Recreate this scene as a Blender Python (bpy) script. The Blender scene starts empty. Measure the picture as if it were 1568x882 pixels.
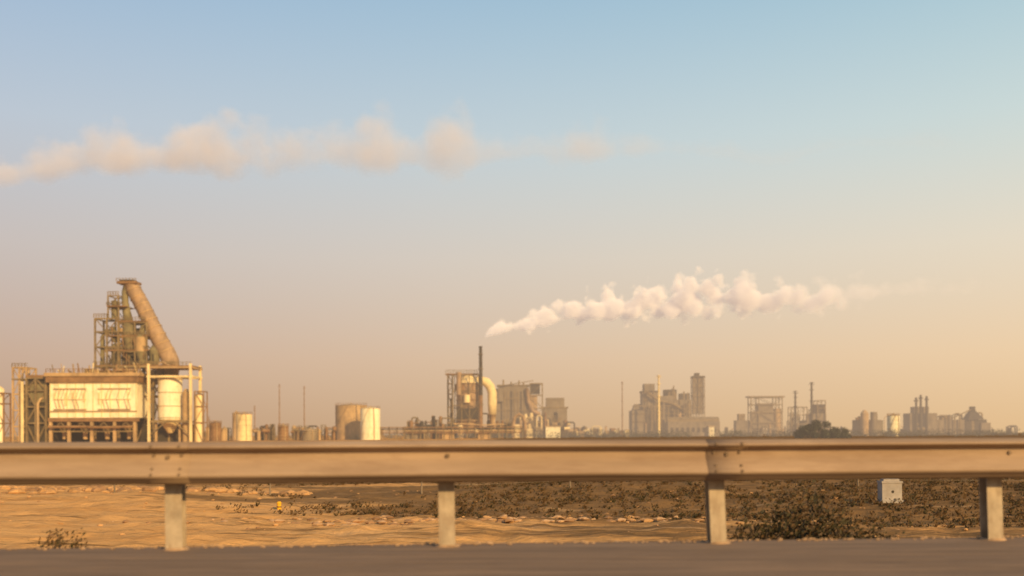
import bpy, math, random
from mathutils import Vector, Matrix, noise
random.seed(7)
scene=bpy.context.scene
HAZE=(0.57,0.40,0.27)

# ------------------------------------------------------------ materials
def mat(name,col,rough=0.75,haze=0.0,var=0.35,scale=0.4,metal=0.0,stain=None,stain_amt=0.0,bump=0.0,stretch=(1,1,1)):
    m=bpy.data.materials.new(name); m.use_nodes=True
    nt=m.node_tree; N=nt.nodes; L=nt.links; N.clear()
    out=N.new('ShaderNodeOutputMaterial'); p=N.new('ShaderNodeBsdfPrincipled')
    p.inputs['Roughness'].default_value=rough; p.inputs['Metallic'].default_value=metal
    p.inputs['Specular IOR Level'].default_value=.25
    tc=N.new('ShaderNodeTexCoord'); mp=N.new('ShaderNodeMapping'); mp.inputs['Scale'].default_value=stretch
    L.new(tc.outputs['Object'],mp.inputs[0])
    nz=N.new('ShaderNodeTexNoise'); nz.inputs['Scale'].default_value=scale; nz.inputs['Detail'].default_value=6; nz.inputs['Roughness'].default_value=0.65
    L.new(mp.outputs[0],nz.inputs['Vector'])
    r=N.new('ShaderNodeValToRGB'); r.color_ramp.elements[0].position=0.3; r.color_ramp.elements[1].position=0.7
    r.color_ramp.elements[0].color=tuple(c*(1-var) for c in col)+(1,)
    r.color_ramp.elements[1].color=tuple(min(1,c*(1+var*0.5)) for c in col)+(1,)
    L.new(nz.outputs['Fac'],r.inputs[0]); c=r.outputs[0]
    if stain:
        n2=N.new('ShaderNodeTexNoise'); n2.inputs['Scale'].default_value=scale*1.7; n2.inputs['Detail'].default_value=8; n2.inputs['Roughness'].default_value=0.75
        mp2=N.new('ShaderNodeMapping'); mp2.inputs['Scale'].default_value=(stretch[0],stretch[1],0.35*stretch[2]); mp2.inputs['Location'].default_value=(31,7,3)
        L.new(tc.outputs['Object'],mp2.inputs[0]); L.new(mp2.outputs[0],n2.inputs['Vector'])
        mr=N.new('ShaderNodeMapRange'); mr.inputs[1].default_value=0.48; mr.inputs[2].default_value=0.62; mr.inputs[4].default_value=stain_amt
        L.new(n2.outputs['Fac'],mr.inputs[0])
        mx=N.new('ShaderNodeMixRGB'); mx.inputs[2].default_value=tuple(stain)+(1,)
        L.new(mr.outputs[0],mx.inputs[0]); L.new(c,mx.inputs[1]); c=mx.outputs[0]
    L.new(c,p.inputs['Base Color'])
    if bump:
        b=N.new('ShaderNodeBump'); b.inputs['Strength'].default_value=bump; b.inputs['Distance'].default_value=0.05
        L.new(nz.outputs['Fac'],b.inputs['Height']); L.new(b.outputs[0],p.inputs['Normal'])
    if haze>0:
        e=N.new('ShaderNodeEmission'); e.inputs[0].default_value=HAZE+(1,); e.inputs[1].default_value=1  # distance haze put into the material as a fixed emissive tint
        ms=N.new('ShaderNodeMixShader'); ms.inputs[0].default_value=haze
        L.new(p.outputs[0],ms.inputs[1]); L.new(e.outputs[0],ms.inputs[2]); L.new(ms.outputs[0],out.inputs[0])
    else: L.new(p.outputs[0],out.inputs[0])
    return m

PAL={}
def pal(h):
    if h in PAL: return PAL[h]
    k=str(int(h*100))
    d=dict(
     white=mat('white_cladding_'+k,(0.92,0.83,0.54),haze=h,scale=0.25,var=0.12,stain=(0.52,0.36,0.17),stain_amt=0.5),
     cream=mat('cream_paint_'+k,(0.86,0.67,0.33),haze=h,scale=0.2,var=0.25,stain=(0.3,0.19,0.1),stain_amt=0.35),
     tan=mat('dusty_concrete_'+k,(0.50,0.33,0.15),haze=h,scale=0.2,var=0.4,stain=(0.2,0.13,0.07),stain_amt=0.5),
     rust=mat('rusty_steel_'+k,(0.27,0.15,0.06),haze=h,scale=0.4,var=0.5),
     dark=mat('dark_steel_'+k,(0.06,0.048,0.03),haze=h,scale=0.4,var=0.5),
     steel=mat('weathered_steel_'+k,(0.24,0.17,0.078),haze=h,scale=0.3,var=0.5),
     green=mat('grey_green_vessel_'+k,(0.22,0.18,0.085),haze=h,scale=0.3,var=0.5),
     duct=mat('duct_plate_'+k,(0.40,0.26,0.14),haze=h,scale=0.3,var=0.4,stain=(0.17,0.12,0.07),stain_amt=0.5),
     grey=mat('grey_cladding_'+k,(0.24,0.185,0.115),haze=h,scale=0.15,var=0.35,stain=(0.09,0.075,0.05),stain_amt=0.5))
    PAL[h]=d; return d

# ------------------------------------------------------------ mesh builder
class B:
    def __init__(s): s.v=[];s.f=[];s.m=[];s.sm=[];s.mats=[]
    def mi(s,m):
        if m not in s.mats: s.mats.append(m)
        return s.mats.index(m)
    def face(s,idx,m,smooth=False): s.f.append(idx); s.m.append(s.mi(m)); s.sm.append(smooth)
    def box(s,x0,x1,y0,y1,z0,z1,m):
        b=len(s.v)
        s.v+=[(x0,y0,z0),(x1,y0,z0),(x1,y1,z0),(x0,y1,z0),(x0,y0,z1),(x1,y0,z1),(x1,y1,z1),(x0,y1,z1)]
        for q in ((0,3,2,1),(4,5,6,7),(0,1,5,4),(1,2,6,5),(2,3,7,6),(3,0,4,7)): s.face([b+i for i in q],m)
    def cyl(s,p,q,r0,r1,m,n=14,caps=True,rot=0):
        p=Vector(p);q=Vector(q);d=(q-p)
        if d.length<1e-6:return
        d.normalize(); a=Vector((1,0,0)) if abs(d.x)<0.8 else Vector((0,1,0))
        u=d.cross(a).normalized(); w=d.cross(u)
        b=len(s.v)
        for c,r in ((p,r0),(q,r1)):
            for i in range(n):
                t=rot+2*math.pi*i/n; s.v.append(tuple(c+u*math.cos(t)*r+w*math.sin(t)*r))
        for i in range(n):
            j=(i+1)%n; s.face([b+i,b+j,b+n+j,b+n+i],m,n>6)
        if caps:
            b2=len(s.v); s.v+=s.v[b:b+2*n]
            s.face([b2+i for i in range(n)][::-1],m); s.face([b2+n+i for i in range(n)],m)
    def beam(s,p,q,t,m): s.cyl(p,q,t*0.7,t*0.7,m,4,True,math.pi/4)
    def pipe(s,pts,r,m,n=12):
        rs=r if isinstance(r,(list,tuple)) else [r]*len(pts)
        P=[Vector(p) for p in pts]; b=len(s.v)
        pu=None
        for i,p in enumerate(P):
            d=(P[min(i+1,len(P)-1)]-P[max(i-1,0)]).normalized()
            if pu is None:
                a=Vector((0,1,0)) if abs(d.y)<0.8 else Vector((1,0,0)); u=d.cross(a).normalized()
            else: u=(pu-d*pu.dot(d)).normalized()
            pu=u; w=d.cross(u)
            for k in range(n):
                t=2*math.pi*k/n; s.v.append(tuple(p+(u*math.cos(t)+w*math.sin(t))*rs[i]))
        for i in range(len(P)-1):
            for k in range(n):
                j=(k+1)%n; s.face([b+i*n+k,b+i*n+j,b+(i+1)*n+j,b+(i+1)*n+k],m,True)
        s.face([b+k for k in range(n)],m); s.face([b+(len(P)-1)*n+k for k in range(n)],m)
    def frame(s,xs,ys,zs,t,m,brace=True,deck=None):
        for x in xs:
            for y in ys: s.box(x-t/2,x+t/2,y-t/2,y+t/2,zs[0],zs[-1],m)
        for z in zs[1:]:
            for y in ys: s.box(xs[0]-t*.4,xs[-1]+t*.4,y-t*.4,y+t*.4,z-t*.5,z+t*.4,m)
            for x in xs: s.box(x-t*.35,x+t*.35,ys[0],ys[-1],z-t*.45,z+t*.35,m)
        if brace:
            for a in range(len(xs)-1):
                for c in range(len(zs)-1):
                    for y in ys:
                        if (a+c)%2: s.beam((xs[a],y,zs[c]),(xs[a+1],y,zs[c+1]),t*.5,m)
                        else: s.beam((xs[a+1],y,zs[c]),(xs[a],y,zs[c+1]),t*.5,m)
    def rail(s,x0,x1,y,z,h,t,m,step=6):
        s.box(x0,x1,y-t/2,y+t/2,z+h-t/2,z+h+t/2,m); s.box(x0,x1,y-t/3,y+t/3,z+h*.5-t/3,z+h*.5+t/3,m)
        x=x0
        while x<=x1: s.box(x-t/2,x+t/2,y-t/2,y+t/2,z,z+h,m); x+=step
    def build(s,name,loc=(0,0,0),sc=1.0,rotz=0):
        me=bpy.data.meshes.new(name); me.from_pydata([(a*sc,b*sc,c*sc) for a,b,c in s.v],[],s.f)
        for m in s.mats: me.materials.append(m)
        me.polygons.foreach_set('material_index',s.m); me.polygons.foreach_set('use_smooth',s.sm)
        me.update(); o=bpy.data.objects.new(name,me); o.location=loc; o.rotation_euler=(0,0,rotz)
        scene.collection.objects.link(o); return o

GZ=-1.5; EYE=0.86
def base(sc): return (GZ-EYE)/sc - 1.0

# ============================================================ PLANT ON THE LEFT (300 m)
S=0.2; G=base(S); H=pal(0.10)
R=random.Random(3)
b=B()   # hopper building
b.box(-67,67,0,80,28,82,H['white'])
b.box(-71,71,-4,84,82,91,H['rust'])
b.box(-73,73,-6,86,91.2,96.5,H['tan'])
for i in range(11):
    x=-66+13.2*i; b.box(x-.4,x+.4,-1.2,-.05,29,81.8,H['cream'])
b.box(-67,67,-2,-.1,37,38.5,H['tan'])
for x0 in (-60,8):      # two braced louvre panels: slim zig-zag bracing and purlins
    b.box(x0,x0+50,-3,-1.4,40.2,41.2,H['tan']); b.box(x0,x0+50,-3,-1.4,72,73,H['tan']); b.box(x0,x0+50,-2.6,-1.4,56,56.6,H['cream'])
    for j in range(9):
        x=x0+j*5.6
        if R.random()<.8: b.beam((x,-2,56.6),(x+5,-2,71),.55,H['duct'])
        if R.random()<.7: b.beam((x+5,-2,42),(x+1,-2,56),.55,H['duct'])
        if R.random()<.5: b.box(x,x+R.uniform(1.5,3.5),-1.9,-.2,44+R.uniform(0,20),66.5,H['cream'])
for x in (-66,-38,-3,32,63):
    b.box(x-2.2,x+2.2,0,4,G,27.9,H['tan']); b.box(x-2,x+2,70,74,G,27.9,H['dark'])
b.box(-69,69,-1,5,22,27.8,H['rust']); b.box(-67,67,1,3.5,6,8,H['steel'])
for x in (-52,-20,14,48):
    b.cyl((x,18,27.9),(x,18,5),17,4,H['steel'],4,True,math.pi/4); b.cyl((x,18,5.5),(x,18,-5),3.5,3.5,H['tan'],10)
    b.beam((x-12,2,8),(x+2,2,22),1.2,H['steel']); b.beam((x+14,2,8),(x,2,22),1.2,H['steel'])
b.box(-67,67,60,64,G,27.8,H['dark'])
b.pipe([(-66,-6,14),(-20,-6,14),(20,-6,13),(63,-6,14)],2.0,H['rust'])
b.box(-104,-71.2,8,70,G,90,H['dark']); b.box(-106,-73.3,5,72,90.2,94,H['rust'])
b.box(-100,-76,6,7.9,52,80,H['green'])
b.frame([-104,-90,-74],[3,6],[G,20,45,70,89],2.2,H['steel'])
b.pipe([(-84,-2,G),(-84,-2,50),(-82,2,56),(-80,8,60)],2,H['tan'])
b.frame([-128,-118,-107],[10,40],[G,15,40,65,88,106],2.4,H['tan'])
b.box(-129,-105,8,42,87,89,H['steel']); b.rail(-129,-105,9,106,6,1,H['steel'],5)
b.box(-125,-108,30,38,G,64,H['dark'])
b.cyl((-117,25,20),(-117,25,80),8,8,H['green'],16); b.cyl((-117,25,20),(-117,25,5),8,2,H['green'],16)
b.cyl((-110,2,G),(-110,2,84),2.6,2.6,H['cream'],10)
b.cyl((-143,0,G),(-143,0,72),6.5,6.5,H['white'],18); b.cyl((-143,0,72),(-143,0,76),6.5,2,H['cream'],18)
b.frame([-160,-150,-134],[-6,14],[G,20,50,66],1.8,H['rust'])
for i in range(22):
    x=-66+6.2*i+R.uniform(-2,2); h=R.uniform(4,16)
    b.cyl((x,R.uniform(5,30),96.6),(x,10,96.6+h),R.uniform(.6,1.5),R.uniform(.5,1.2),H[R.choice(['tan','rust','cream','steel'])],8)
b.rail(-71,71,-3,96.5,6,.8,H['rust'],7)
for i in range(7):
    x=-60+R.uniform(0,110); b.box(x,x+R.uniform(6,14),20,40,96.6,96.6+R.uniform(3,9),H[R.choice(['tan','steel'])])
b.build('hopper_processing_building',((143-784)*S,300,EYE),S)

b=B()   # tower with inclined duct
T=H['steel']; D=H['dark']
b.frame([-48,-30,-13],[30,62],[G,60,105,135,158,178],2.4,T)
b.frame([-29,-13],[32,60],[178,196,213],2.0,T)
b.rail(-29,-13,31,213,6,.9,T,4); b.rail(-50,-28,30,179,6,.9,T,4)
b.frame([-12,14,40,64],[30,62],[G,60,105],3,T)
b.frame([-12,12,30],[31,61],[105,128,150,172],2.2,T)
for z,x0,x1 in ((106,-50,72),(129,-32,34),(151,-32,34),(173,-16,30),(196,-30,-2)):
    b.box(x0,x1,29,63,z,z+1.6,H['rust']); b.rail(x0,x1,28.5,z+1.6,5,.7,T,5)
b.pipe([(1,45,234),(5,45,224),(19,45,198),(34,45,167),(49,45,138),(57,45,124),(61,45,114),(63,45,104),(63,45,92)],[9.5,11,11.5,12,12.5,12.8,13,12,10],H['duct'],22)
for k in range(9):
    t=k/8.0; p=Vector((5,45,224)).lerp(Vector((54,45,129)),t); d=Vector((49,0,-98)).normalized(); r=11.9+1.4*t
    b.cyl(p,p+d*1.0,r,r,H['tan'],22)
b.box(-17,13,34,56,232,235.5,H['rust']); b.box(-14,8,37,53,235.6,238,D)
b.rail(-17,13,33.5,235.5,4,.6,T,5)
b.pipe([(-4,45,232),(-8,45,220),(-8,45,205),(-6,45,190),(-2,45,172)],[6,5,5,6,7],H['green'],14)
b.cyl((0,40,174),(0,40,150),10,10,H['green'],18); b.cyl((0,40,150),(0,40,118),10,2.5,H['green'],18)
b.cyl((20,36,150),(20,36,128),9,9,H['tan'],18); b.cyl((20,36,128),(20,36,104),9,3,H['green'],18); b.cyl((20,36,150),(20,36,156),9,5,H['green'],18)
b.cyl((38,40,130),(38,40,106),8,8,H['green'],18); b.cyl((38,40,138),(38,40,130),3,8,H['green'],18)
b.pipe([(20,36,156),(22,38,168),(30,42,172),(36,45,168)],4,H['green'])
b.pipe([(-40,36,106),(-40,36,150),(-34,36,160),(-20,40,160)],2.5,H['green'])
b.cyl((-22,40,180),(-22,40,206),5,5,H['green'],12); b.cyl((-20,40,108),(-20,40,140),7,7,H['green'],14)
b.box(-10,6,35,55,106,118,D); b.box(28,52,33,58,84,100,H['grey']); b.box(48,70,30,60,60,90,D); b.box(-14,18,46,58,106,165,D)
for i in range(50):
    x=R.uniform(-30,40); z=R.uniform(106,168)
    if x>0: z=min(z,168-1.1*x)
    if R.random()<.5: b.beam((x,30,z),(x+R.uniform(-3,3),30,z-R.uniform(10,30)),1.1,R.choice([T,D,H['rust']]))
    else: b.box(x,x+R.uniform(3,8),34,44,z-R.uniform(3,9),z,R.choice([T,D,H['green'],H['tan']]))
b.build('cyclone_tower',((200-784)*.206,300,EYE),.206)

b=B()   # silo
b.cyl((-8,20,25),(-8,20,88),18,18,H['white'],32); b.cyl((-8,20,25),(-8,20,4),18,4,H['cream'],24)
b.cyl((-8,20,88),(-8,20,93),18.6,14,H['tan'],32)
for z in (27,45,66,86): b.cyl((-8,20,z),(-8,20,z+1),18.5,18.5,H['tan'],32)
for x in (-33,31):
    for y in (-2,44): b.box(x-1.8,x+1.8,y-2,y+2,G,110,H['cream'])
for y in (-2,44):
    b.box(-36,34,y-1.8,y+1.8,103,106,H['tan']); b.box(-36,34,y-1.8,y+1.8,89,92,H['cream']); b.box(-33,31,y-1.4,y+1.4,20,23,H['steel'])
    b.beam((-33,y,0),(-8,y,20),1.6,H['steel']); b.beam((31,y,0),(6,y,20),1.6,H['steel'])
for x in (-33,31): b.box(x-1.6,x+1.6,0,42,103,106,H['tan']); b.box(x-1.6,x+1.6,0,42,89,92,H['cream'])
b.box(-35,33,-3,46,106.2,107.4,H['rust']); b.rail(-35,33,-3.5,107.4,5,.7,H['steel'],6)
b.pipe([(-24,16,107),(-24,16,112),(-18,20,114),(-8,20,107)],1.8,H['duct'])
for x in (-24,12): b.box(x-1.5,x+1.5,2,5,G,24,H['tan'])
b.cyl((20,10,G),(20,10,66),6,6,H['tan'],18); b.cyl((20,10,66),(20,10,72),6,2,H['tan'],18)
b.cyl((39,14,G),(39,14,62),7,7,H['cream'],20); b.cyl((39,14,62),(39,14,66),7,2,H['duct'],18)
b.frame([34,48],[6,24],[G,20,45,68],1.5,H['rust'])
b.box(-32,30,30,42,G,18,H['dark'])
for z in range(-8,100,3): b.box(27,29.5,-4.6,-4.2,z,z+.7,H['steel'])
b.build('framed_silo',((262-784)*S,300,EYE),S)

# ============================================================ generic pieces
def tank(name,px,Y,rp,top,wallm,roofm,h,railing=True):
    s=Y/1500.0; P=pal(h); b=B(); z0=base(s); zt=665-top
    b.cyl((0,0,z0),(0,0,zt-1),rp,rp,P[wallm],36); b.cyl((0,0,zt-1),(0,0,zt+1.5),rp*1.02,rp*.25,P[roofm],36)
    n=5
    for i in range(n+1):
        z=z0+(zt-1-z0)*i/n; b.cyl((0,0,z-.15),(0,0,z+.15),rp*1.008,rp*1.008,P[roofm],36,True)
    if railing:
        for i in range(24):
            a=i*math.pi/12; x,y=rp*math.cos(a),rp*math.sin(a); b.box(x-.15,x+.15,y-.15,y+.15,zt-1,zt+2.6,P['rust'])
            a2=a+math.pi/12; b.beam((x,y,zt+2.4),(rp*math.cos(a2),rp*math.sin(a2),zt+2.4),.25,P['rust'])
    for i in range(26):
        a=-math.pi*.95+i*.055; t=i/26; z=z0+(zt-z0)*t
        x,y=rp*1.04*math.cos(a),rp*1.04*math.sin(a); b.box(x-.6,x+.6,y-.6,y+.6,z,z+.35,P['rust'])
    b.pipe([(rp*.55,-rp*.9,z0),(rp*.55,-rp*.98,zt*.4),(rp*.5,-rp*.98,zt)],.5,P['tan'],8)
    b.cyl((0,-1,zt),(0,-1,zt+3),1,1,P['tan'],8)
    return b.build(name,((px-784)*s,Y,EYE),s)

def clutter(b,x0,x1,zt,n,seed,P,z0,y0=0,y1=40,tone=('tan','steel','rust','dark','cream','green')):
    R=random.Random(seed)
    for i in range(n):
        x=R.uniform(x0,x1); y=R.uniform(y0,y1); h=zt*R.uniform(.35,1.0); k=R.random(); m=P[R.choice(tone)]
        if k<.28:
            r=R.uniform(1.2,3.5); b.cyl((x,y,z0),(x,y,h),r,r,m,12); b.cyl((x,y,h),(x,y,h+r*.6),r,r*.3,m,12)
        elif k<.45:
            r=R.uniform(1.5,3); l=R.uniform(5,12); z=h*.5; b.cyl((x-l/2,y,z),(x+l/2,y,z),r,r,m,12)
            for q in (-.3,.3): b.box(x+q*l-.5,x+q*l+.5,y-1,y+1,z0,z,P['steel'])
        elif k<.65:
            a=R.uniform(3,7); b.frame([x,x+a],[y,y+a],[z0,h*.35,h*.7,h],.7,P['steel'])
        elif k<.85:
            a=R.uniform(2,8); b.box(x,x+a,y,y+a,z0,h*.7,m); b.box(x-.4,x+a+.4,y-.4,y+a+.4,h*.7+.02,h*.7+.8,P['rust'])
        else:
            l=R.uniform(6,16); b.pipe([(x,y,z0),(x,y,h-2),(x+1,y,h-.5),(x+2.5,y,h),(x+l-2.5,y,h),(x+l-1,y,h-.5),(x+l,y,h-2),(x+l,y,z0)],R.uniform(.6,1.2),m,8)

def mast(name,px,Y,top,h,w=1.0,m='rust'):
    s=Y/1500.0;P=pal(h);b=B();z0=base(s);zt=665-top
    b.cyl((0,0,z0),(0,0,zt),w,w*.55,P[m],8)
    for k in (.4,.65,.85,.98): b.cyl((0,0,z0+(zt-z0)*k),(0,0,z0+(zt-z0)*k+.8),w*1.5,w*1.5,P[m],8)
    b.box(-w*2,w*2,-.4,.4,zt-4,zt-3.4,P[m])
    for k in range(8): b.beam((-w,0,z0+(zt-z0)*k/8),(w,0,z0+(zt-z0)*(k+1)/8),.25,P[m])
    return b.build(name,((px-784)*s,Y,EYE),s)

tank('storage_tank',374,400,12,632,'cream','tan',.13)
tank('storage_tank',330,390,9,645,'rust','rust',.13)
tank('storage_tank',344,410,7,654,'tan','tan',.13,False)
tank('storage_tank',434,400,8,650,'rust','tan',.13)
tank('storage_tank',474,400,13,657,'grey','tan',.13,False)
tank('storage_tank',362,430,6,630,'tan','tan',.15,False)
tank('large_storage_tank',538,460,24,619,'tan','tan',.18)
tank('large_storage_tank',567,440,15,624,'white','cream',.12)
mast('radio_mast',428,500,587,.25); mast('radio_mast',466,500,590,.25); mast('radio_mast',390,500,620,.25)
mast('radio_mast',320,480,636,.25)
def yard(name,px0,px1,top,Y,n,seed,h,extra=None,tone=('tan','steel','rust','dark','cream','green')):
    s=Y/1500.0;b=B();P=pal(h);z0=base(s)
    clutter(b,0,px1-px0,665-top,n,seed,P,z0,tone=tone)
    if extra: extra(b,P,z0,px0)
    return b.build(name,((px0-784)*s,Y,EYE),s)
yard('pump_yard',300,345,646,430,20,11,.15)
yard('pump_yard',385,510,648,430,56,12,.15,tone=('tan','rust','dark','steel','rust'))
yard('process_unit',618,688,636,520,46,13,.2,tone=('rust','dark','steel','rust'))
b=B();P=pal(.18);s=500/1500;z0=base(s)
for zz,m in ((3,'rust'),(6,'tan'),(8.5,'dark'),(11,'rust')): b.pipe([(0,0,zz),(150,0,zz),(300,0,zz)],.8,P[m],8)
for i in range(26): b.frame([i*12-.4,i*12+.4],[-2,3],[z0,5,12],.5,P['steel'],False)
for i in range(5): x=12+i*55; b.box(x,x+18,4,16,z0,6+i%3,P[('tan','tan','grey')[i%3]]); b.box(x-1,x+19,3,17,6.03+i%3,7+i%3,P['rust'])
b.build('pipe_rack',((500-784)*s,500,EYE),s)

# ============================================================ REACTOR UNIT + STACK (600 m)
s=.4; z0=base(s); P=pal(.22)
b=B()
b.frame([-34,-27],[-6,12],[z0,20,42,62,78,92],1.4,P['steel'])
b.box(-37,13,-8,14,91,93,P['rust']); b.rail(-37,13,-8,93,5,.6,P['steel'],4)
b.cyl((-2,2,20),(-2,2,78),19,19,P['duct'],30); b.cyl((-2,2,78),(-2,2,90),19,8,P['cream'],30); b.cyl((-2,2,20),(-2,2,5),19,8,P['tan'],30)
for z in (22,38,52,66,77): b.cyl((-2,2,z),(-2,2,z+1.2),20,20,P['rust'],30)
b.frame([-25,-12,0,14],[-20,24],[z0,22,44,66,90],1.1,P['steel'])
b.cyl((-16,-18,60),(-16,-18,94),4,4,P['duct'],14)
b.cyl((-4,-19,48),(-4,-19,60),5,5,P['cream'],14)
b.box(-20,12,-19,-12,24,40,P['dark']); b.box(-22,6,-16,-8,66,76,P['rust'])
b.pipe([(8,0,82),(17,0,83),(25,0,80),(31,0,73),(34,0,63),(34,0,48),(34,0,30)],[5,6.5,7,7,7,7,6],P['cream'],18)
b.pipe([(34,0,30),(34,0,18),(38,0,12)],[6,4,4],P['tan'],14)
b.pipe([(66,-4,z0),(66,-4,18),(69,-4,27),(75,-4,31),(81,-4,27),(84,-4,18),(84,-4,z0)],2.6,P['duct'],12)
b.pipe([(-24,-22,16),(-10,-22,16),(20,-22,14),(52,-22,15)],1.0,P['tan'],8)
b.cyl((-14,-22,z0),(-14,-22,12),5,5,P['tan'],12); b.cyl((-14,-22,12),(-14,-22,14),5,2,P['cream'],12)
b.cyl((8,-24,5),(30,-24,5),4,4,P['cream'],12)
clutter(b,-30,60,28,54,21,P,z0,-10,20,('cream','rust','tan','steel','dark'))
clutter(b,-30,16,88,12,22,P,z0,10,30,('steel','rust','dark'))
b.build('reactor_unit',((720-784)*s,600,EYE),s)
b=B()
b.cyl((0,0,z0),(0,0,60),3.2,2.9,P['rust'],20); b.cyl((0,0,60),(0,0,133),2.9,2.3,P['dark'],20,False); b.cyl((0,0,133),(0,0,135),2.8,2.8,P['dark'],20,False)
for z in (45,75,100,122): b.cyl((0,0,z),(0,0,z+.8),4.0,4.0,P['steel'],16)
for i in range(60): b.box(2.6,3.6,-.8,.8,z0+i*2.3,z0+i*2.3+.4,P['steel'])
b.build('smoke_stack',((737-784)*s,592,EYE),592/1500)

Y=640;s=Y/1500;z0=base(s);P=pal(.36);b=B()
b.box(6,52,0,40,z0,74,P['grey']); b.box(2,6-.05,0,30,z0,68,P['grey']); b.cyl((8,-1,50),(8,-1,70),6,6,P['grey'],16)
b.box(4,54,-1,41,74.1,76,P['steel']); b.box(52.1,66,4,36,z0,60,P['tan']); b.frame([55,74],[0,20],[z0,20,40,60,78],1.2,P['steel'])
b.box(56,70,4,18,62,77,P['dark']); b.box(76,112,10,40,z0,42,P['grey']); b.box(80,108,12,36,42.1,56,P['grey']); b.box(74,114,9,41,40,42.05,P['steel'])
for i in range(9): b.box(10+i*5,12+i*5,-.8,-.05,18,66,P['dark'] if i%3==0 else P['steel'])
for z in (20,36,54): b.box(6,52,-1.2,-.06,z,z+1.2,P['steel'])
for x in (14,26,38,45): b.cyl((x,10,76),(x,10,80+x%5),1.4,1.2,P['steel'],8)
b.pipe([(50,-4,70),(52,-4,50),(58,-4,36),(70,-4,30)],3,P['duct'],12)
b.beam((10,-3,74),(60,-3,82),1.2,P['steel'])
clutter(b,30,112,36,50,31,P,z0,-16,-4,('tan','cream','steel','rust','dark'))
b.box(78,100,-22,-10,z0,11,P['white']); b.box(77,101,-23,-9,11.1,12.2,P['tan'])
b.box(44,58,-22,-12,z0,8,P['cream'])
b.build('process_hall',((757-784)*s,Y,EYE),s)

# ============================================================ FAR PLANTS
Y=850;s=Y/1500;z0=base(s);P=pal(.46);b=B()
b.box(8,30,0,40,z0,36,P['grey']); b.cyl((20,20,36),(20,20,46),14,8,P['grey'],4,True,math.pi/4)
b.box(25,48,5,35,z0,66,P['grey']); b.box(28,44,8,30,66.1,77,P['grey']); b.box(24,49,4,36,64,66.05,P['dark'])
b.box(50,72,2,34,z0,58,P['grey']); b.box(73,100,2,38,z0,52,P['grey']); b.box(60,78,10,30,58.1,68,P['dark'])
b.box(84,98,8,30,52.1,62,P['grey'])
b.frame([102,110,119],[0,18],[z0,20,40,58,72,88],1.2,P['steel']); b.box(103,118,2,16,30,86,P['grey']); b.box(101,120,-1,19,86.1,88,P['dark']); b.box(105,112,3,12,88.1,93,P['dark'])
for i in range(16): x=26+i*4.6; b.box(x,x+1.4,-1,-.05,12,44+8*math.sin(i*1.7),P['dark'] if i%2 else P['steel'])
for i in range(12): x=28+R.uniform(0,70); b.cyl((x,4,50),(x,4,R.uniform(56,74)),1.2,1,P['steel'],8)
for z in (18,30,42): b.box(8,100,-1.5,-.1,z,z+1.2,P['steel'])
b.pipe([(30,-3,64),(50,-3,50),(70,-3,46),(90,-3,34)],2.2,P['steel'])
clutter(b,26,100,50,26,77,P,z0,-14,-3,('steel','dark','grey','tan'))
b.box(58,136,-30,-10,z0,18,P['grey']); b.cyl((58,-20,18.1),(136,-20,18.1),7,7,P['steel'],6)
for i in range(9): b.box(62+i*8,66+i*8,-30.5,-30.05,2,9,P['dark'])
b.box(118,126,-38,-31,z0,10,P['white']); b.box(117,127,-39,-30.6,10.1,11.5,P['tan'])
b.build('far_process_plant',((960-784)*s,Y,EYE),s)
mast('tall_chimney',1009,825,575,.28,2.2,'cream'); mast('radio_mast',953,850,585,.44)
yard('far_pump_yard',872,962,652,760,38,41,.40,tone=('tan','dark','rust','cream','steel'))
def ex1(b,P,z0,p):
    b.frame([22,34,60,70],[0,18],[z0,16,32,44,55],1.3,P['steel']); b.box(24,58,2,16,8,34,P['grey']); b.box(32,56,2,16,34.1,46,P['grey']); b.box(18,74,-1,19,55.1,57,P['steel'])
    b.cyl((64,6,z0),(64,6,38),6,6,P['tan'],14); b.box(0,26,4,20,z0,20,P['grey']); b.box(4,14,4,14,20.1,30,P['steel'])
yard('far_crusher_plant',1128,1208,640,860,18,42,.48,ex1,tone=('grey','steel','tan'))
mast('tall_chimney',1218,880,600,.44,2.2,'dark'); mast('tall_chimney',1243,880,587,.44,2.4,'dark')
def ex2(b,P,z0,p):
    b.frame([0,10,24],[0,18],[z0,14,28,40],1.1,P['steel']); b.frame([40,52],[0,18],[z0,20,38,50],1.2,P['steel']); b.box(26,54,2,14,z0,30,P['grey']); b.box(36,52,2,14,30.1,44,P['dark'])
yard('far_distillation_unit',1212,1270,622,880,16,43,.46,ex2,tone=('grey','steel','dark'))
def ex3(b,P,z0,p):
    b.cyl((12,0,z0),(12,0,30),6,6,P['tan'],14); b.cyl((12,0,30),(12,0,35),6,2,P['tan'],14); b.box(2,40,6,26,z0,20,P['grey']); b.cyl((26,0,z0),(26,0,32),5,5,P['grey'],14)
yard('far_settling_unit',1312,1358,632,760,12,44,.42,ex3)
tank('storage_tank',1368,700,9,638,'white','tan',.2)
def ex4(b,P,z0,p):
    for x,h in ((8,54),(15,58),(24,56)): b.cyl((x,0,z0),(x,0,h),2.2,1.6,P['dark'],10); b.cyl((x,0,h-6),(x,0,h-4),3.2,3.2,P['dark'],10)
    b.box(0,42,4,30,z0,30,P['grey']); b.box(8,30,6,22,30.1,40,P['grey']); b.box(42.1,88,6,30,z0,20,P['grey']); b.box(50,60,6,16,20.1,27,P['steel'])
    b.box(86,118,4,26,z0,20,P['dark']); b.cyl((100,12,20),(99,12,34),17,5,P['dark'],4,True,math.pi/4); b.beam((62,8,20),(97,8,36),1.4,P['steel']); b.box(96,102,7,15,33,40,P['dark']); b.box(108,122,0,3.9,z0,15,P['grey'])
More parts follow.
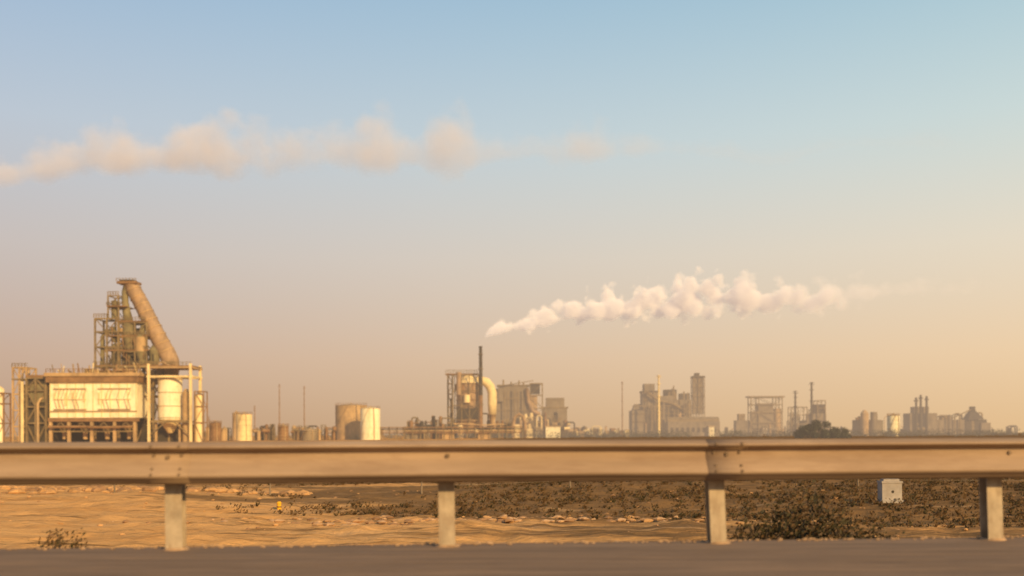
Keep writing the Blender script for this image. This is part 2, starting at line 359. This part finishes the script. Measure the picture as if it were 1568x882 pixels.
yard('far_smelter',1395,1510,634,900,40,45,.48,ex4,tone=('grey','steel','dark'))
yard('far_pump_yard',1100,1568,655,950,80,46,.50,tone=('grey','steel','dark','tan'))

# ============================================================ GROUND, ROAD
A=math.radians(4.1); P0=Vector((0.56,7.63)); DR=Vector((math.cos(A),math.sin(A))); NR=Vector((-math.sin(A),math.cos(A)))
def RP(u,t): p=P0+DR*u+NR*t; return (p.x,p.y)
def gz(x,y):
    t=(Vector((x,y))-P0).dot(NR)
    if t<0.25: return -0.06
    z=-0.06-(t-0.25)*0.38
    flat=GZ
    k=min(1,max(0,(t-3.0)/6)); far=1/(1+(t/90)**2)
    n=noise.fractal(Vector((x*.13,y*.2,3)),0.9,2.1,5)*.20+noise.noise(Vector((x*.05,y*.07,9)))*.3
    rr=abs(noise.noise(Vector((x*.6,y*.9,1))))*.11+max(0,noise.noise(Vector((x*1.3,y*1.5,7))))*.11
    flat+= (n+rr)*k*far
    flat+= .35*math.exp(-((t-30-2*math.sin(x*.13))/4)**2)*(.6+.5*noise.noise(Vector((x*.2,0,5))))*k
    w=noise.noise(Vector((x*2.2,y*2.2,2)))*.04*min(1,t)
    return max(z,flat)+w
ys=[-400,-100,-20,0,6.5]; y=7.6
while y<14: ys.append(y); y+=.22
while y<70: ys.append(y); y*=1.008
while y<6000: ys.append(y); y*=1.09
xs=[]; x=0
while x<6: xs.append(x); x+=.2
while x<34: xs.append(x); x+=.25
while x<5000: xs.append(x); x*=1.10
xs=[-a for a in xs[:0:-1]]+xs
v=[(x,y,gz(x,y)) for y in ys for x in xs]; n=len(xs)
f=[(j*n+i,j*n+i+1,(j+1)*n+i+1,(j+1)*n+i) for j in range(len(ys)-1) for i in range(n-1)]
me=bpy.data.meshes.new('desert_ground'); me.from_pydata(v,[],f); me.polygons.foreach_set('use_smooth',[True]*len(f)); me.update()
go=bpy.data.objects.new('desert_ground',me); scene.collection.objects.link(go)
m=bpy.data.materials.new('sandy_soil'); m.use_nodes=True; nt=m.node_tree;N=nt.nodes;L=nt.links
p=N['Principled BSDF']; p.inputs['Roughness'].default_value=.95; p.inputs['Specular IOR Level'].default_value=.05
tc=N.new('ShaderNodeTexCoord')
def nz(scale,det,st=(1,1,1),loc=(0,0,0)):
    mp=N.new('ShaderNodeMapping'); mp.inputs['Scale'].default_value=st; mp.inputs['Location'].default_value=loc; L.new(tc.outputs['Object'],mp.inputs[0])
    a=N.new('ShaderNodeTexNoise'); a.inputs['Scale'].default_value=scale; a.inputs['Detail'].default_value=det; a.inputs['Roughness'].default_value=.65; L.new(mp.outputs[0],a.inputs['Vector']); return a.outputs['Fac']
def mr(i,a,b_,c=0,d=1):
    q=N.new('ShaderNodeMapRange'); q.inputs[1].default_value=a;q.inputs[2].default_value=b_;q.inputs[3].default_value=c;q.inputs[4].default_value=d; L.new(i,q.inputs[0]); return q.outputs[0]
def mixc(fac,a,b_):
    q=N.new('ShaderNodeMixRGB'); L.new(fac,q.inputs[0])
    for k,c in ((1,a),(2,b_)):
        if isinstance(c,tuple): q.inputs[k].default_value=c+(1,)
        else: L.new(c,q.inputs[k])
    return q.outputs[0]
def math_(op,a,b_):
    q=N.new('ShaderNodeMath'); q.operation=op
    for k,c in ((0,a),(1,b_)):
        if isinstance(c,(int,float)): q.inputs[k].default_value=c
        else: L.new(c,q.inputs[k])
    return q.outputs[0]
sep=N.new('ShaderNodeSeparateXYZ'); L.new(tc.outputs['Object'],sep.inputs[0])
c=mixc(mr(nz(.5,8,(.5,1.5,1)),.35,.65),(.56,.29,.10),(.72,.40,.15))
c=mixc(mr(nz(2.5,8,(.4,1.5,1)),.5,.7,0,.6),c,(.34,.175,.07))
side=math_('ADD',mr(sep.outputs['X'],-14,4,-.20,.15),nz(.2,6,(.3,1.8,1),(5,3,0)))
yb=math_('ADD',side,mr(sep.outputs['Y'],26,33,-.13,.14))
c=mixc(mr(yb,.46,.57,0,.92),c,(.20,.115,.048))
c=mixc(mr(nz(.3,7,(.3,2.2,1),(9,1,0)),.58,.68,0,.45),c,(.68,.43,.22))
c=mixc(mr(math_('ADD',nz(1.1,8,(.4,2.2,1),(2,8,0)),mr(sep.outputs['X'],-14,12,-.04,.06)),.52,.62,0,.75),c,(.14,.082,.036))
L.new(c,p.inputs['Base Color'])
bp=N.new('ShaderNodeBump'); bp.inputs['Strength'].default_value=.75; bp.inputs['Distance'].default_value=.12; L.new(nz(3,9),bp.inputs['Height']); L.new(bp.outputs[0],p.inputs['Normal'])
me.materials.append(m)

asph=mat('dusty_asphalt',(.20,.135,.09),rough=.95,var=.35,scale=5,stain=(.32,.205,.12),stain_amt=.65,bump=.4,stretch=(.10,1.4,1))
b=B()
def strip(b,u0,u1,t0,t1,z,m,th=0.05):
    c=[RP(u0,t0),RP(u1,t0),RP(u1,t1),RP(u0,t1)]; k=len(b.v)
    b.v+=[(x,y,z) for x,y in c]+[(x,y,z-th) for x,y in c]
    b.face([k,k+1,k+2,k+3],m)
    for i in range(4): j=(i+1)%4; b.face([k+i,k+4+i,k+4+j,k+j],m)
strip(b,-300,300,-13,.16,0,asph); b.build('road')
pm=mat('road_paint',(.72,.68,.58),var=.4,scale=6)
b=B(); strip(b,-300,300,-3.0,-2.85,.004,pm,.003)
for k in range(-20,20): strip(b,k*9,k*9+3,-6.6,-6.48,.004,pm,.003)
b.build('road_marking')
grav=mat('gravel',(.42,.27,.15),var=.5,scale=8)
b=B(); R=random.Random(5)
def rock(b,c,r,m,fl=.7):
    k=len(b.v); n=6
    ph=R.uniform(0,6); c=Vector(c)
    rings=[(-.5,.75),(0.05,1.0),(.55,.62)]
    for zz,rr in rings:
        for i in range(n):
            a=ph+2*math.pi*i/n; q=rr*r*R.uniform(.72,1.2); b.v.append((c.x+q*math.cos(a)*1.25,c.y+q*math.sin(a),c.z+zz*r*fl*R.uniform(.8,1.2)))
    b.v.append((c.x+R.uniform(-.2,.2)*r,c.y,c.z+r*fl*R.uniform(.75,1)))
    for g in range(2):
        for i in range(n): j=(i+1)%n; b.face([k+g*n+i,k+g*n+j,k+(g+1)*n+j,k+(g+1)*n+i],m)
    for i in range(n): b.face([k+2*n+i,k+2*n+(i+1)%n,k+3*n],m)
for i in range(2600):
    u=R.uniform(-9,12); t=.14+abs(R.gauss(0,.16))-(.10 if R.random()<.3 else 0); x,y=RP(u,t); r=R.uniform(.005,.020); rock(b,(x,y,max(gz(x,y),-.05)+r*.3 if t>.16 else r*.3),r,grav)
b.build('gravel_verge')
pale=mat('chalky_rock',(.52,.32,.165),var=.35,scale=2); brn=mat('brown_rock',(.36,.20,.09),var=.45,scale=2); sandr=mat('sand_clod',(.54,.30,.12),var=.4,scale=2)
b=B()
for i in range(420):
    x=R.gauss(.5,3.9); y=26.0+R.gauss(0,.5)+.06*x+.6*math.sin(x*.7); r=min(.14,abs(R.gauss(.04,.05))+.03)
    rock(b,(x-.6,y,gz(x,y)+r*.05),r,R.choice([pale,sandr,brn]),.5)
for i in range(420):
    x=R.uniform(-26,-8); y=38+R.gauss(0,1.2); r=abs(R.gauss(.11,.07))+.05
    rock(b,(x,y,gz(x,y)+r*.1),r,R.choice([brn,sandr,sandr]))
for i in range(500):
    y=R.uniform(22,60); x=R.uniform(-.6,.6)*y; r=min(.09,abs(R.gauss(.015,.03))+.015)
    rock(b,(x,y,gz(x,y)+r*.1),r,R.choice([brn,sandr,brn]))
b.build('rubble')

# ============================================================ GUARDRAIL
galv=mat('dusty_galvanised_steel',(.35,.245,.16),rough=.8,metal=0,var=.25,scale=1.8,stain=(.23,.15,.095),stain_amt=.6,stretch=(.25,1,4))
postm=mat('galvanised_post',(.44,.35,.24),rough=.75,metal=0,var=.3,scale=6,stain=(.25,.17,.105),stain_amt=.6)
boltm=mat('bolt_steel',(.20,.14,.09),rough=.7)
par=bpy.data.objects.new('guardrail',None); scene.collection.objects.link(par)
prof=[(.156,.0),(.150,.010),(.138,.050),(.126,.076),(.118,.086),(.110,.084),(.101,.068),(.090,.030),(.080,.006),(.068,.000),(.050,.002),(.030,.008),(.010,.020),(-.015,.038),(-.045,.058),(-.068,.076),(-.084,.088),(-.096,.088),(-.110,.072),(-.124,.042),(-.142,.012),(-.156,0)]
RZ=.660; OFF=-.22
postX=[-2.54,-.50,1.62,3.86]; pu=[(X-.56)/math.cos(A) for X in postX]
allp=[pu[0]-2.13*k for k in range(18,0,-1)]+pu+[pu[-1]+2.13*k for k in range(1,26)]
b=B(); cuts=allp[::2]
for q in range(len(cuts)-1):
    u0=cuts[q]-.16; u1=cuts[q+1]+.16; k=len(b.v); nn=len(prof); seg=16; lift=-.003*(q%2)
    for e in range(seg+1):
        u=u0+(u1-u0)*e/seg; sag=.004*math.sin(u*1.3+q); dent=.006*noise.noise(Vector((u*1.1,q,0)))
        for (zz,o) in prof:
            x,y=RP(u,OFF-o-lift+dent*(o/.087)); b.v.append((x,y,RZ+zz+sag*.5-(.0015*(q%2))))
    for e in range(seg):
        for g in range(nn-1):
            b.face([k+e*nn+g,k+e*nn+g+1,k+(e+1)*nn+g+1,k+(e+1)*nn+g],galv,True)
o=b.build('w_beam'); o.parent=par
md=o.modifiers.new('thick','SOLIDIFY'); md.thickness=.003; md.offset=-1
b=B()
def obox(b,u,t,du,dt,z0,z1,m,lean=0):
    k=len(b.v)
    for z,l in ((z0,0),(z1,lean)):
        for a,c in ((-1,-1),(1,-1),(1,1),(-1,1)): x,y=RP(u+l+a*du/2,t+c*dt/2); b.v.append((x,y,z))
    for q in ((0,3,2,1),(4,5,6,7),(0,1,5,4),(1,2,6,5),(2,3,7,6),(3,0,4,7)): b.face([k+i for i in q],m)
for u in allp:
    ln=R.uniform(-.045,-.01)
    obox(b,u,-.002,.006,.10,-.3,.74,postm,ln)
    obox(b,u,-.055,.125,.007,-.3,.74,postm,ln)
    obox(b,u,.055,.125,.007,-.3,.74,postm,ln)
    obox(b,u+ln*.8,-.14,.12,.15,.54,.75,postm)
    obox(b,u+.01,-.215,.30,.003,.61,.71,postm)
    x,y=RP(u,OFF-.006); x2,y2=RP(u,OFF-.024); b.cyl((x,y,RZ+.04),(x2,y2,RZ+.04),.018,.014,boltm,8)
    if u in cuts:
        for du in (-.10,.10):
            for dz,of in ((-.085,.082),(-.045,.054),(.055,.002),(.122,.080)):
                x,y=RP(u+du,OFF-of); x2,y2=RP(u+du,OFF-of-.014); b.cyl((x,y,RZ+dz),(x2,y2,RZ+dz),.013,.010,boltm,8)
    x,y=RP(u,0); b.cyl((x,y,-.02),(x,y,.015),.12,.085,grav,10)
o=b.build('posts'); o.parent=par

# ============================================================ VEGETATION / SMALL THINGS
olive=mat('olive_leaves',(.054,.043,.016),var=.5,scale=2); drym=mat('dry_leaves',(.13,.075,.03),var=.5,scale=2); twig=mat('twig',(.12,.08,.045)); 
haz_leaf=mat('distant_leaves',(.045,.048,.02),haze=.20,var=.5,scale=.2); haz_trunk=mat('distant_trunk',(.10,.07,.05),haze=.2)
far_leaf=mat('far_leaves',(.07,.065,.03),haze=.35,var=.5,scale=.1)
def leaf(b,c,sz,m):
    d=Vector((R.gauss(0,1),R.gauss(0,1),R.gauss(0,1))).normalized(); e=d.orthogonal().normalized(); g=d.cross(e); k=len(b.v)
    c=Vector(c); b.v+=[tuple(c-e*sz),tuple(c+g*sz*.45),tuple(c+e*sz),tuple(c-g*sz*.45)]; b.face([k,k+1,k+2,k+3],m)
def bush(name,x,y,w,h,n,sz,ms,spread=.8):
    b=B(); z=gz(x,y)-.03; tips=[]
    for i in range(40):
        a=R.uniform(0,6.28); q=math.sqrt(R.random())*w/2; hh=h*(1-.45*(q/(w/2))**2)*R.uniform(.55,1.05)
        tp=Vector((x+q*math.cos(a),y+q*math.sin(a)*spread,z+hh)); mid=Vector((x,y,z)).lerp(tp,.5)+Vector((R.uniform(-.05,.05),0,-.08*h))
        b.pipe([(x+R.uniform(-.05,.05),y,z),tuple(mid),tuple(tp)],[.012*h+.004,.008,.003],twig,5); tips+= [tp,mid.lerp(tp,.5),mid]
    for i in range(n):
        c=R.choice(tips)+Vector((R.gauss(0,.08*w),R.gauss(0,.08*w),R.gauss(0,.08*h)))
        if c.z>z: leaf(b,c,sz*R.uniform(.6,1.4),R.choice(ms))
    return b.build(name)
bush('desert_bush',3.02,9.9,1.2,.98,9000,.026,[olive,olive,drym])
bush('desert_bush',2.48,9.8,.78,.76,4600,.022,[drym,olive,olive])
bush('desert_bush',3.62,10.3,.75,.88,3800,.022,[drym,olive,olive])
bush('dry_bush',-4.15,9.0,.5,.66,1900,.02,[drym,drym,olive])
b=B()
def tuft(b,x,y,h,m,nb=12):
    z=gz(x,y)
    for i in range(nb):
        a=R.uniform(0,6.28); l=h*R.uniform(.5,1.1); k=len(b.v); s_=h*.10
        dx,dy=math.cos(a)*l*.6,math.sin(a)*l*.6
        b.v+=[(x-s_,y,z-.02),(x+s_,y,z-.02),(x+dx,y+dy,z+l*.75)]; b.face([k,k+1,k+2],m)
for i in range(6500):
    y=25+38*R.random()**1.1; x=R.uniform(-.4,.6)*y
    dens=noise.noise(Vector((x*.10,y*.3,4)))*1.1+ (x/y)*1.6+.16+ (.2 if y>29 else -.1)
    if dens<R.uniform(-.05,.6): continue
    h=R.uniform(.07,.22); tuft(b,x,y,h,R.choice([drym,drym,olive]))
    for q in range(9): leaf(b,(x+R.gauss(0,h*.7),y+R.gauss(0,h*.6),gz(x,y)+R.uniform(.2,1)*h),.05,R.choice([drym,olive,drym]))
b.build('dry_scrub')
def tree(name,x,y,w,h,ms,trm,n=2600,ls=.45):
    b=B(); z=GZ-.2; 
    b.pipe([(x,y,z),(x+.2,y,z+h*.25),(x,y,z+h*.5)],[w*.035,w*.028,w*.015],trm,8)
    lumps=[]
    for i in range(34):
        a=R.uniform(0,6.28); q=math.sqrt(R.random())*w*.44; zz=z+h*(.12+.78*R.random()*(1-(q/(w*.5))**2)); r=w*R.uniform(.07,.13)
        c=Vector((x+q*math.cos(a),y+q*math.sin(a),zz)); lumps.append((c,r)); b.pipe([(x,y,z+h*.15),tuple((Vector((x,y,z+h*.2))+c)/2),tuple(c)],[w*.015,w*.01,w*.005],trm,5)
    for i in range(n):
        c,r=R.choice(lumps); d=Vector((R.gauss(0,1),R.gauss(0,1),R.gauss(0,1))).normalized()*r*R.uniform(.5,1.1); d.z*=.75; leaf(b,c+d,ls*R.uniform(.6,1.4),R.choice(ms))
    return b.build(name)
tree('broad_tree',(1250-784)*.28,420,19,9.5,[haz_leaf],haz_trunk,5600,.5)
tree('broad_tree',(1286-784)*.28,425,12,6,[haz_leaf],haz_trunk,2200)
b=B()
for i in range(760):
    px=R.uniform(560,1640) if R.random()<.85 else R.uniform(-60,560); Y=R.uniform(540,700) ; s_=Y/1500; x=(px-784)*s_
    if noise.noise(Vector((px*.02,1,1)))<-.2: continue
    h=R.uniform(1.2,4.9); z=GZ
    for q in range(26): leaf(b,(x+R.gauss(0,h*.7),Y+R.gauss(0,h*.5),z+h*R.uniform(.1,1)**.8),.5*R.uniform(.6,1.3),far_leaf)
b.build('distant_tree_line')

b=B(); fm=mat('fence_steel',(.24,.18,.12),rough=.8)
pts=[]
for k in range(-5,8):
    x=-3.4+5.6*k; y=37+.07*x; pts.append((x,y)); z=gz(x,y); b.cyl((x,y,z-.1),(x+R.uniform(-.04,.04),y,z+1.15),.035,.03,fm,8)
    b.cyl((x,y,z+1.15),(x+.05,y-.12,z+1.3),.02,.02,fm,6)
for (x1,y1),(x2,y2) in zip(pts,pts[1:]):
    for hz in (.3,.6,.85,1.1):
        xm,ym=(x1+x2)/2,(y1+y2)/2; zm=(gz(x1,y1)+gz(x2,y2))/2
        b.pipe([(x1,y1,gz(x1,y1)+hz),(xm,ym,zm+hz-.03),(x2,y2,gz(x2,y2)+hz)],.007,fm,4)
b.build('wire_fence')
wm=mat('whitewashed_concrete',(.38,.335,.29),var=.25,scale=3,stain=(.28,.22,.17),stain_amt=.4); dk=mat('dark_hole',(.05,.04,.03))
x,y=(1362-784)/1500*31,31.0; z=gz(x,y); b=B()
b.box(-.31,.31,-.2,.2,-.1,.60,wm); b.box(-.33,.33,-.22,.22,.602,.66,wm); b.box(-.25,.25,-.15,.15,.662,.74,wm); b.box(-.36,.36,-.26,.26,-.1,.06,wm)
b.cyl((.02,-.205,.33),(.02,-.19,.33),.045,.045,dk,12); o=b.build('concrete_marker_block',(x,y,z)); 
x,y=(427-784)/1500*31,31.0; z=max(gz(x+a,y-c_) for a in (-.1,0,.1) for c_ in (0,.3,.8,1.5)); b=B(); ym=mat('yellow_paint',(.85,.42,.02),var=.15); 
b.cyl((0,0,-.35),(0,0,.16),.075,.065,ym,12); b.cyl((0,0,.16),(0,0,.22),.085,.05,ym,12); b.cyl((0,0,.04),(0,0,.07),.078,.076,dk,12); b.build('yellow_marker_post',(x,y,z))

# ============================================================ PLUMES (real volumes, plus added glow)
def plume(name,loc,Lx,cz,rad,den,hull,fscale,vscale,na,va,dens,g,emi,k=2.2,sr=.1,col=(1,.97,.94),ec=(1,.78,.66),det=3,d0=.8,flat=1.5,seed=0):
    b=B(); b.pipe([(a,0,c[1]) for (a,c) in zip([q[0] for q in cz],cz)],[q[1]*hull+1.5 for q in rad],None,14)
    b.mats=[]; b.m=[0]*len(b.f); o=b.build(name,loc)
    m=bpy.data.materials.new(name+'_vapour'); m.use_nodes=True; nt=m.node_tree;N=nt.nodes;L=nt.links;N.clear()
    out=N.new('ShaderNodeOutputMaterial'); pv=N.new('ShaderNodeVolumePrincipled')
    pv.inputs['Color'].default_value=col+(1,); pv.inputs['Anisotropy'].default_value=g
    tc=N.new('ShaderNodeTexCoord'); sp=N.new('ShaderNodeSeparateXYZ'); L.new(tc.outputs['Object'],sp.inputs[0])
    def M(op,a,b_=None,cl=False):
        q=N.new('ShaderNodeMath'); q.operation=op; q.use_clamp=cl
        for kk,c in ((0,a),(1,b_)):
            if c is None: continue
            if isinstance(c,(int,float)): q.inputs[kk].default_value=c
            else: L.new(c,q.inputs[kk])
        return q.outputs[0]
    t=M('DIVIDE',sp.outputs[0],Lx)
    def curve(pts,mx):
        c=N.new('ShaderNodeFloatCurve'); L.new(t,c.inputs['Value']); cv=c.mapping.curves[0]
        pts=[(a/Lx,b_/mx) for a,b_ in pts]
        cv.points[0].location=pts[0]; cv.points[1].location=pts[-1]
        for q in pts[1:-1]: cv.points.new(*q)
        c.mapping.update(); return M('MULTIPLY',c.outputs[0],mx)
    zc=curve(cz,max(q[1] for q in cz)*1.01); r=curve(rad,max(q[1] for q in rad)*1.01); dn=curve(den,1.0)
    dz=M('SUBTRACT',sp.outputs[2],zc); dz=M('MAXIMUM',dz,M('MULTIPLY',dz,-flat))
    d=M('DIVIDE',M('SQRT',M('ADD',M('MULTIPLY',sp.outputs[1],sp.outputs[1]),M('MULTIPLY',dz,dz))),r)
    mp=N.new('ShaderNodeMapping'); mp.inputs['Location'].default_value=(seed,0,0); L.new(tc.outputs['Object'],mp.inputs[0])
    n1=N.new('ShaderNodeTexNoise'); n1.inputs['Scale'].default_value=fscale; n1.inputs['Detail'].default_value=det; n1.inputs['Roughness'].default_value=.6; L.new(mp.outputs[0],n1.inputs['Vector'])
    vo=N.new('ShaderNodeTexVoronoi'); vo.feature='F1'; vo.inputs['Scale'].default_value=vscale; L.new(mp.outputs[0],vo.inputs['Vector'])
    n=M('MULTIPLY',M('SUBTRACT',n1.outputs['Fac'],.5),na); vv=M('MULTIPLY',M('SUBTRACT',.45,vo.outputs['Distance']),va)
    q=M('ADD',M('ADD',M('SUBTRACT',d0,d),n),vv)
    dd=M('MULTIPLY',M('MULTIPLY',M('MULTIPLY',q,k,True),dn),dens)
    L.new(dd,pv.inputs['Density'])
    pv.inputs['Emission Color'].default_value=ec+(1,); L.new(M('MULTIPLY',dd,emi),pv.inputs['Emission Strength'])  # added glow stands in for light scattered repeatedly inside the vapour
    L.new(pv.outputs[0],out.inputs['Volume']); 
    try: m.cycles.volume_step_rate=sr
    except Exception as e: print(e)
    o.data.materials.append(m); return o
pl=[(738,528,5),(741,521,7),(750,511,10),(765,505,14),(800,498,20),(850,490,22),(900,481,28),(1000,470,34),(1090,463,39),(1160,464,34),(1220,468,30),(1270,460,30),(1350,450,24),(1430,446,18),(1520,442,14)]
X0=736
plume('steam_plume',((X0-784)*.395,592,EYE+134*.395),314,
 [(0,0)]+[((a-X0)*.4,(531-c)*.4) for a,c,r in pl],[(0,1.8)]+[((a-X0)*.4,r*.4) for a,c,r in pl],
 [(0,1),(8,1),(120,1),(160,.7),(190,.42),(212,.22),(232,.08),(262,.035),(300,.012),(314,0)],1.6,.14,.080,1.6,1.7,.42,-.35,.34,k=1.6,sr=.2,ec=(1,.76,.62),d0=.82,flat=1.6,seed=40)
s=1/3
p2=[(-26,274,27),(0,268,34),(100,253,46),(180,243,58),(240,243,50),(310,240,72),(400,241,60),(500,239,50),(540,239,54),(580,237,84),(630,239,48),(690,236,90),(740,237,38),(800,236,34),(900,234,50),(960,232,38),(1050,231,26),(1120,236,22),(1180,247,22),(1240,232,20),(1330,222,16),(1410,222,26),(1480,224,12)]
plume('drifting_smoke_plume',((-26-784)*s,500,EYE+(665-300)*s),502,
 [((a+26)*s,(300-c)*s) for a,c,r in p2],[((a+26)*s,r*s) for a,c,r in p2],
 [(0,1),(110,1),(170,.72),(240,.55),(280,.48),(320,.42),(350,.26),(390,.17),(430,.12),(470,.12),(502,0)],1.55,.085,.050,1.7,.7,.056,-.2,.30,1.5,.22,col=(.86,.80,.76),ec=(.80,.60,.50),d0=.85,flat=2.2,seed=11,det=4)

# ============================================================ SKY, SUN
sd=Vector((.52,-.80,.43)).normalized()
el=math.asin(sd.z); rot=math.atan2(sd.x,sd.y)
w=bpy.data.worlds.new('World'); scene.world=w; w.use_nodes=True; nt=w.node_tree; N=nt.nodes; L=nt.links
bg=N['Background']; bg.inputs[1].default_value=.12
sk=N.new('ShaderNodeTexSky'); sk.sky_type='NISHITA'; sk.sun_disc=False; sk.sun_elevation=el; sk.sun_rotation=rot; sk.air_density=1.2; sk.dust_density=2.0; sk.ozone_density=1.5
tc=N.new('ShaderNodeTexCoord'); sp=N.new('ShaderNodeSeparateXYZ'); L.new(tc.outputs['Generated'],sp.inputs[0])
def lin(c): return tuple(((v/255)/12.92 if v/255<.04045 else ((v/255+.055)/1.055)**2.4) for v in c)+(1,)
def ramp(stops):
    r=N.new('ShaderNodeValToRGB'); L.new(r0.outputs[0],r.inputs[0]); e=r.color_ramp.elements
    e[0].position=stops[0][0]; e[0].color=lin(stops[0][1]); e[1].position=stops[-1][0]; e[1].color=lin(stops[-1][1])
    for p_,c_ in stops[1:-1]: x_=e.new(p_); x_.color=lin(c_)
    return r.outputs[0]
r0=N.new('ShaderNodeMapRange'); r0.inputs[1].default_value=0; r0.inputs[2].default_value=.5; L.new(sp.outputs[2],r0.inputs[0])
lf=ramp([(0,(188,152,122)),(.15,(200,169,148)),(.35,(200,188,182)),(.57,(190,199,210)),(.81,(166,191,216)),(1,(150,180,213))])
rt=ramp([(0,(232,193,144)),(.15,(240,208,168)),(.35,(233,220,197)),(.57,(208,222,218)),(.81,(180,214,224)),(1,(150,195,220))])
r2=N.new('ShaderNodeMapRange'); r2.inputs[1].default_value=-.5; r2.inputs[2].default_value=.5; L.new(sp.outputs[0],r2.inputs[0])
hc=N.new('ShaderNodeMixRGB'); L.new(r2.outputs[0],hc.inputs[0]); L.new(lf,hc.inputs[1]); L.new(rt,hc.inputs[2])
vm=N.new('ShaderNodeVectorMath'); vm.operation='SCALE'; vm.inputs['Scale'].default_value=1/.12; L.new(hc.outputs[0],vm.inputs[0])
r1=N.new('ShaderNodeMapRange'); r1.interpolation_type='SMOOTHSTEP'; r1.inputs[1].default_value=.2; r1.inputs[2].default_value=.85; r1.inputs[3].default_value=.95; r1.inputs[4].default_value=.1; L.new(sp.outputs[2],r1.inputs[0])
mx=N.new('ShaderNodeMixRGB'); L.new(r1.outputs[0],mx.inputs[0]); L.new(sk.outputs[0],mx.inputs[1]); L.new(vm.outputs[0],mx.inputs[2]); L.new(mx.outputs[0],bg.inputs[0])
w.name='sky'
ld=bpy.data.lights.new('sun','SUN'); ld.energy=5.0; ld.angle=math.radians(.5); ld.color=(1,.67,.29)
lo=bpy.data.objects.new('sun',ld); lo.rotation_euler=sd.to_track_quat('Z','Y').to_euler(); scene.collection.objects.link(lo)
scene.view_settings.view_transform='Standard'; scene.view_settings.look='None'; scene.view_settings.exposure=0

# ============================================================ CAMERA
cd=bpy.data.cameras.new('camera'); cam=bpy.data.objects.new('camera',cd); scene.collection.objects.link(cam); scene.camera=cam
cd.lens=36*1500/1568; cd.sensor_width=36; cd.shift_y=224/1568; cd.clip_end=12000; cd.clip_start=.05
cam.matrix_world=Matrix.Translation((0,0,EYE))@Matrix.Rotation(math.radians(90),4,'X')@Matrix.Rotation(math.radians(-.22),4,'Z')
cd.dof.use_dof=True; cd.dof.focus_distance=18; cd.dof.aperture_fstop=0.88
